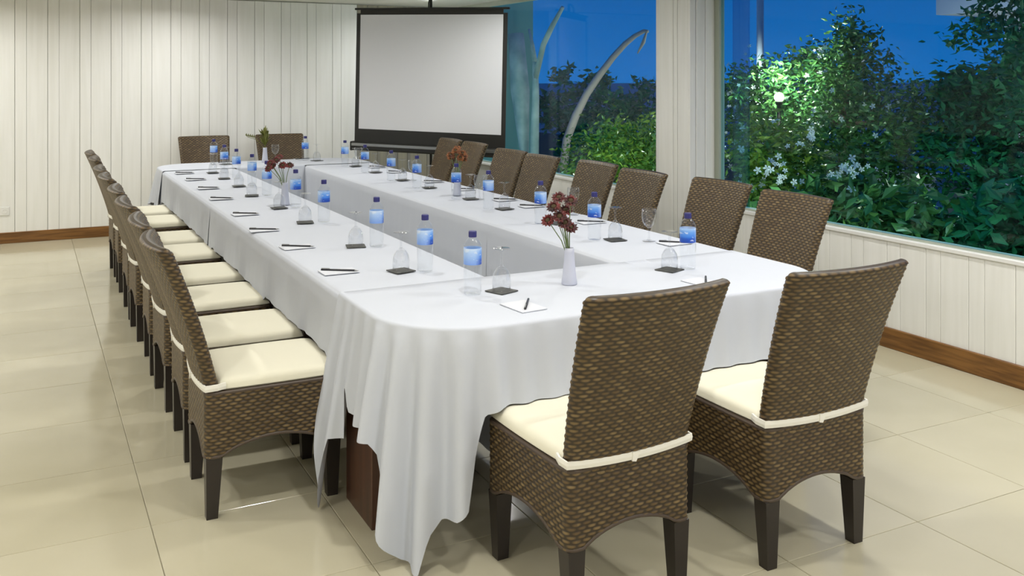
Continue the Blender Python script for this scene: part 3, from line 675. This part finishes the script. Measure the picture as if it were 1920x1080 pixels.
# ------------------------------------------------------------------ tripod projection screen across the corner
A, B_ = Vector((3.095, 9.487, 0)), Vector((4.155, 8.30, 0)); cdir = (B_-A).normalized(); ctr = (A+B_)/2; half = (B_-A).length/2
ts = thing('projection_screen', 'white tripod projection screen with black border across the corner', 'screen', (ctr.x, ctr.y, 0), math.atan2(cdir.y, cdir.x))
# local x runs along the screen, local -y faces the tables
roll = math.radians(1.2); tiltm = Matrix.Translation((0, 0, 1.62)) @ Matrix.Rotation(roll, 4, 'Y') @ Matrix.Translation((0, 0, -1.62))
def sp(name, me, m, parent=ts, smooth=False):
    o = obj(name, me, M[m], parent); o.matrix_local = tiltm; return o
hw = half+.005
sp('screen_fabric', MB().box(-hw, hw, -.0045, -.0005, 1.014, 2.201).mesh('screen_fabric'), 'screen')
bw = .045
sp('border', MB().box(-hw-bw, -hw, -.006, 0, 0.860, 2.217).box(hw, hw+bw, -.006, 0, 0.860, 2.217).box(-hw, hw, -.006, 0, 0.866, 1.014).box(-hw, hw, -.006, 0, 2.201, 2.254).mesh('border'), 'black')
sp('top_bar', MB().box(-hw-bw-.02, hw+bw+.02, -.018, .014, 2.251, 2.272, .004).mesh('top_bar'), 'black')
hs = sp('case', MB().box(-hw-bw-.03, hw+bw+.02, -.05, .03, 0.791, 0.876, .014).mesh('case'), 'black')
sp('case_rail', MB().box(-hw-bw-.01, hw+bw, -.056, -.046, 0.837, 0.867, .003).mesh('case_rail'), 'metal')
for s_ in (-1, 1): sp('end_cap', MB().box(s_*(hw+bw+.018)-.012, s_*(hw+bw+.018)+.012, -.054, .034, 0.786, 0.882, .008).mesh('end_cap'), 'black')
obj('mast', MB().tube([(0, .045, .18), (0, .045, 2.372)], .014, 12).mesh('mast', True), M['black'], ts)
obj('hook', MB().tube([(0, .045, 2.36), (0, .02, 2.366), (0, -.006, 2.32), (0, -.006, 2.265)], .008, 8).mesh('hook', True), M['black'], ts)
for k in range(3):
    a = PI/2+k*2*PI/3
    obj('leg', MB().tube([(0, .045, .42), (.30*math.cos(a), .045+.30*math.sin(a), .20), (.52*math.cos(a), .045+.52*math.sin(a), .01)], .011, 8).mesh('leg', True), M['black'], ts)

# ------------------------------------------------------------------ garden outside the windows
struct(obj('ground', MB().box(4.58, 16, -30, 60, -.5, -.35).mesh('ground'), M['ground']), 'dark garden ground outside the windows')
struct(obj('sea', MB().box(16, 300, -200, 300, -.6, -.45).mesh('sea'), M['sea']), 'dark blue water far beyond the garden')
struct(obj('wall_exterior', MB().box(4.6, 5.75, 10.6, 10.75, -.4, 3.0).mesh('wall_exterior'), M['teal']), 'teal plaster wall outside at the far window end')
def foliage(pts, size, seed, aspect=.42):
    r = np.random.default_rng(seed); n = len(pts)
    d = r.normal(size=(n, 3)); d[:, 2] = d[:, 2]*.6-.15; d /= np.linalg.norm(d, axis=1)[:, None]
    k = r.normal(size=(n, 3)); s_ = np.cross(d, k); s_ /= np.linalg.norm(s_, axis=1)[:, None]; up = np.cross(s_, d)
    ln = (size*r.uniform(.6, 1.25, n))[:, None]; w = ln*aspect*.5
    v = np.stack([pts, pts+d*ln*.45+s_*w+up*ln*.06, pts+d*ln-up*ln*.08, pts+d*ln*.45-s_*w+up*ln*.06, pts+d*ln*.5], 1).reshape(-1, 3)
    f = np.array([(0, 4, 1), (1, 4, 2), (2, 4, 3), (3, 4, 0)]); F_ = (f[None]+5*np.arange(n)[:, None, None]).reshape(-1, 3)
    return mesh('foliage', v, F_.tolist())
def blob(c, rad, n, r):
    # leaves gathered in small clumps spread through an ellipsoid crown
    m = max(8, n//55); d = r.normal(size=(m, 3)); d /= np.linalg.norm(d, axis=1)[:, None]
    cc = np.array(c)+d*np.array(rad)*(r.uniform(0, 1, m)[:, None]**.45)*1.0
    k = r.integers(0, m, n); q = r.normal(size=(n, 3))*.085
    return cc[k]+q
def tree(name, label, cat, blobs, size, m, trunk, seed, group=None):
    base = trunk[0]; t = thing(name, label, cat, base, 0, group); r = np.random.default_rng(seed); b0 = np.array(base)
    P = np.concatenate([blob(c, rad, int(n*2.4), r) for c, rad, n in blobs])-b0
    q = obj('foliage', foliage(P, size, seed), M[m], t); q['kind'] = 'stuff'
    tp = [Vector(p)-Vector(base) for p in trunk]
    mb = MB().tube(tp, list(np.linspace(.06, .03, len(tp))), 8)
    for c, rad, n in blobs:
        mb.tube([tp[-2].lerp(tp[-1], .3), (Vector(c)-Vector(base))*.6+tp[-1]*.4+Vector((0, 0, -.1)), Vector(c)-Vector(base)], [.025, .015, .006], 6)
    obj('trunk', mb.mesh('trunk', True), M['bark'], t)
tree('garden_tree', 'tall leafy green tree outside the window beside the pillar', 'tree',
     [((7.5, 7.03, 1.55), (.4, .36, .5), 900), ((7.5, 7.0, 1.98), (.16, .14, .22), 260), ((7.55, 7.62, 1.72), (.2, .2, .2), 260), ((7.5, 7.7, 1.15), (.7, .75, .72), 2200), ((7.6, 8.45, 1.1), (.6, .65, .8), 1500), ((7.4, 6.75, .75), (.7, .7, .75), 1900), ((7.5, 6.35, 1.05), (.5, .45, .5), 900)],
     .078, 'leaf_mid', [(7.6, 7.2, -.36), (7.58, 7.25, .3), (7.55, 7.15, .9), (7.5, 7.05, 1.5)], 11)
tree('garden_tree', 'dark broad tree outside the window at the right', 'tree',
     [((8.2, 5.5, 1.75), (.7, .75, .65), 1900), ((8.0, 4.7, 1.3), (.9, .9, .9), 2300), ((8.1, 5.7, .75), (.8, .7, .7), 1700), ((7.9, 4.6, .3), (.8, .9, .6), 1500), ((8.1, 6.05, 1.3), (.5, .35, .4), 700)],
     .10, 'leaf_dark', [(8.3, 5.1, -.36), (8.3, 5.15, .4), (8.2, 5.1, 1.2)], 12)
tree('garden_shrub', 'bright green bush outside the window near the screen', 'bush',
     [((6.0, 8.75, .72), (.5, .55, .5), 1300), ((6.1, 9.5, .5), (.5, .5, .38), 900), ((6.0, 8.2, .6), (.45, .4, .45), 800)],
     .075, 'leaf_bright', [(6.05, 8.9, -.36), (6.05, 8.9, .2), (6.0, 8.8, .5)], 13, 'garden shrubs')
tree('garden_shrub', 'yellow green shrub outside just right of the pillar', 'bush',
     [((6.2, 6.75, .75), (.35, .42, .45), 700), ((6.1, 6.5, .35), (.4, .45, .4), 700)],
     .09, 'leaf_bright', [(6.2, 6.7, -.36), (6.2, 6.7, .1), (6.2, 6.7, .5)], 14, 'garden shrubs')
tree('garden_shrub', 'low green shrub with a red bloom below the tall garden tree', 'bush',
     [((6.0, 5.55, .35), (.45, .5, .42), 900), ((5.8, 4.9, .3), (.4, .4, .35), 650), ((5.7, 5.9, .2), (.4, .5, .35), 700)],
     .15, 'leaf_mid', [(5.95, 5.4, -.36), (5.95, 5.4, 0), (5.9, 5.4, .25)], 15, 'garden shrubs')
tree('garden_shrub', 'low dark shrub outside the window at the far right', 'bush',
     [((6.0, 4.1, .35), (.5, .5, .45), 800), ((5.9, 3.5, .4), (.5, .5, .5), 800)],
     .15, 'leaf_dark', [(6.0, 3.9, -.36), (6.0, 3.9, 0), (6.0, 3.9, .25)], 16, 'garden shrubs')
tree('garden_tree', 'distant dark tree seen beyond the curved bamboo pole', 'tree',
     [((9.5, 15.5, .8), (.9, 1.3, 1.0), 900), ((11, 16.3, .7), (1.2, 1.5, 1.0), 1100)],
     .16, 'leaf_dark', [(10.2, 15.9, -.36), (10.2, 15.9, .2), (10.2, 15.9, .7)], 18)
rf = MB(); g = random.Random(3)
for i in range(9):
    a = 2*PI*i/9; c, s_ = math.cos(a), math.sin(a)
    rf.add([(0, 0, 0), (.03*c-.015*s_, .03*s_+.015*c, .02), (.055*c, .055*s_, .015), (.03*c+.015*s_, .03*s_-.015*c, .02)], [(0, 1, 2), (0, 2, 3)])
tag(obj('red_bloom', rf.mesh('red_bloom'), M['redflower'], loc=(5.62, 5.06, .52), rot=(.2, -1.0, .3)), 'red bloom among the low shrubs outside the window', 'flower')
# pale forked tree and bamboo pole seen through the window by the screen
pt_ = thing('pale_tree', 'pale forked bare trunk outside the window beside the screen', 'tree', (5.4, 9.92, -.36))
def rel(ps, b=(5.4, 9.92, -.36)): return [Vector(p)-Vector(b) for p in ps]
obj('trunk', MB().tube(rel([(5.4, 9.92, -.36), (5.4, 9.92, .72), (5.4, 9.89, 1.34), (5.4, 9.90, 1.75)]), [.06, .055, .045, .035], 10).mesh('trunk', True), M['palebark'], pt_)
obj('branch', MB().tube(rel([(5.4, 9.895, 1.70), (5.4, 9.97, 1.95), (5.4, 10.06, 2.15)]), [.034, .025, .012], 8).mesh('branch', True), M['palebark'], pt_)
obj('branch', MB().tube(rel([(5.4, 9.895, 1.55), (5.4, 9.70, 1.95), (5.4, 9.5, 2.15), (5.4, 9.25, 2.36)]), [.036, .035, .032, .022], 8).mesh('branch', True), M['palebark'], pt_)
obj('root_flare', MB().tube(rel([(5.38, 10.12, -.36), (5.38, 10.15, .7), (5.38, 10.25, 1.4), (5.38, 10.36, 2.1)], ), [.04, .06, .12, .10], 10).mesh('root_flare', True), M['palebark'], pt_)['label'] = 'broad pale leaning stem'
pj = thing('bamboo_pole', 'tall curved bamboo pole with drooping tip outside the window', 'pole', (7.5, 12.95, -.36))
arc_ = [(7.5, 12.95, -.36), (7.5, 12.72, .6), (7.5, 12.45, .98), (7.5, 12.13, 1.32), (7.5, 11.75, 1.62), (7.5, 11.41, 1.86), (7.5, 11.1, 2.04), (7.5, 10.87, 2.14), (7.5, 10.65, 2.2), (7.5, 10.56, 2.19)]
obj('cane', MB().tube([Vector(p)-Vector((7.5, 12.95, -.36)) for p in arc_], list(np.linspace(.075, .022, len(arc_))), 8).mesh('cane', True), M['bamboo'], pj)
obj('hanging_tassel', MB().tube([Vector(p)-Vector((7.5, 12.95, -.36)) for p in [(7.5, 10.58, 2.2), (7.5, 10.66, 2.05), (7.5, 10.8, 1.9)]], [.012, .03, .01], 6).mesh('tassel', True), M['bamboo'], pj)
lp = thing('lamp_post', 'slim white post outside rising above the garden tree', 'post', (9, 10.02, -.36))
obj('shaft', MB().tube([(0, 0, 0), (0, 0, 3.6)], .05, 12).mesh('shaft', True), M['pale'], lp); obj('finial', MB().lathe([(.07, 0), (.08, .03), (.05, .08), (0, .1)], 12, (0, 0, 3.6)).mesh('finial', True), M['pale'], lp)
# garden lamps: a real one in the tall tree, the others added fill
def garden_or_fill_lamp(loc, label, h, watt, col):
    t = thing('garden_or_fill_lamp', label, 'lamp', (loc[0], loc[1], -.36), 0, 'garden lamps')
    obj('post', MB().tube([(0, 0, 0), (0, 0, h)], .02, 8).mesh('post', True), M['black'], t)
    obj('collar', MB().lathe([(.03, h-.02), (.045, h), (.03, h+.02)], 12).mesh('collar', True), M['black'], t)
    obj('globe', MB().lathe([(.0, h+.01)]+[(.05*math.sin(a), h+.06-.05*math.cos(a)) for a in np.linspace(.3, PI-.05, 10)]+[(0, h+.11)], 16).mesh('globe', True), M['globe'], t)
    l = bpy.data.lights.new('garden_light', 'POINT'); l.energy = watt; l.color = col; l.shadow_soft_size = .09
    lo = bpy.data.objects.new('garden_light', l); COL.objects.link(lo); lo.parent = t; lo.location = (0, -.0, h+.25)
garden_or_fill_lamp((6.9, 7.4), 'glowing garden lamp among the leaves of the tall tree', 1.66, GARDEN_W, (1, .86, .66))
garden_or_fill_lamp((4.95, 5.75), 'added low fill lamp outside beneath the window beside the pillar', .45, GARDEN_W*.45, (1, .92, .75))  # added fill, brightens the front shrubs and white blossoms
garden_or_fill_lamp((5.3, 8.5), 'unseen low fill lamp outside beneath the window near the screen', .30, GARDEN_W*.4, (1, .92, .75))  # unseen source put in to light the bush leaves
garden_or_fill_lamp((6.45, 5.0), 'added low fill lamp among the shrubs at the right window end', .35, GARDEN_W*.3, (.85, 1, .85))  # added weak greenish fill for the dark tree at the right
garden_or_fill_lamp((7.0, 11.6), 'added low fill lamp beside the curved bamboo pole outside', .5, GARDEN_W*.6, (1, .9, .8))  # added so the bamboo pole does not stay dark
garden_or_fill_lamp((8.7, 9.8), 'added fill lamp behind the tall tree by the white post', 1.5, GARDEN_W*1.2, (1, .95, .9))  # added to brighten the white post and the pale wall
garden_or_fill_lamp((13.2, 9.9), 'added fill lamp standing before the pale pavilion', 1.5, GARDEN_W*1.2, (1, .97, .95))  # added to light the pavilion eave
gw = thing('garden_wall', 'pale low garden wall glimpsed between the leaves outside', 'wall', (9.6, 9.2, -.36))
obj('wall_body', MB().box(-.1, .1, -1.6, 1.6, 0, .72).mesh('wall_body'), M['pale'], gw); obj('coping', MB().box(-.14, .14, -1.65, 1.65, .72, .78).mesh('coping'), M['pale'], gw)
bd = thing('garden_pavilion', 'pale pavilion with a flat eave beyond the dark tree', 'building', (15.5, 10.2, -.36))
obj('wall', MB().box(-.5, 2.5, -1.6, .4, 0, 3.2).mesh('wall'), M['pale'], bd); obj('eave', MB().box(-1.6, 3, -2.4, .9, 3.0, 3.3).mesh('eave'), M['pale'], bd)

# small white blossoms on the tree and on the yellow green shrub
M['whitebloom'] = mat('white_blossom', (.8, .8, .84), .5)
def blossoms(parent, pts, seed, size):
    r = np.random.default_rng(seed); b = MB(); base = np.array(parent.location)
    for p in pts:
        ax = Vector((-.75, -.6, .25))+Vector(r.normal(size=3)*.35); ax.normalize(); u = ax.cross(Vector((0, 0, 1))).normalized(); w = ax.cross(u); o = Vector(p-base); s_ = size*r.uniform(.5, 1.1)
        for k in range(5):
            a = 2*PI*k/5+r.uniform(0, .3); d = u*math.cos(a)+w*math.sin(a); e = u*math.cos(a+PI/2)+w*math.sin(a+PI/2)
            b.add([o, o+d*s_*.6+e*s_*.28+ax*s_*.2, o+d*s_+ax*s_*.12, o+d*s_*.6-e*s_*.28+ax*s_*.2], [(0, 1, 2), (0, 2, 3)])
    q = obj('blossoms', b.mesh('blossoms'), M['whitebloom'], parent); q['kind'] = 'stuff'; q['label'] = 'small white blossoms'
r_ = np.random.default_rng(5)
def shell(c, rad, n):
    d = r_.normal(size=(n, 3)); d[:, 0] = -np.abs(d[:, 0])-.25; d[:, 1] = d[:, 1]-.5; d /= np.linalg.norm(d, axis=1)[:, None]
    return np.array(c)+d*np.array(rad)*r_.uniform(.9, 1.12, n)[:, None]
T1 = [o for o in COL.objects if o.name == 'garden_tree'][0]; S1 = [o for o in COL.objects if o.name == 'garden_shrub.001'][0]
blossoms(T1, np.concatenate([shell((7.5, 7.7, 1.15), (.7, .75, .72), 46), shell((7.6, 8.45, 1.1), (.6, .65, .8), 44), shell((7.4, 6.75, .8), (.7, .7, .75), 26), shell((7.5, 7.03, 1.6), (.4, .36, .5), 12)]), 31, .032)
blossoms(S1, np.concatenate([r_.normal(size=(16, 3))*(.03, .10, .05)+(5.74, 6.17, .76), r_.normal(size=(18, 3))*(.03, .12, .045)+(5.74, 5.42, .84), r_.normal(size=(7, 3))*(.03, .05, .04)+(5.76, 5.8, 1.04), shell((6.2, 6.75, .75), (.38, .45, .48), 20)]), 32, .038)
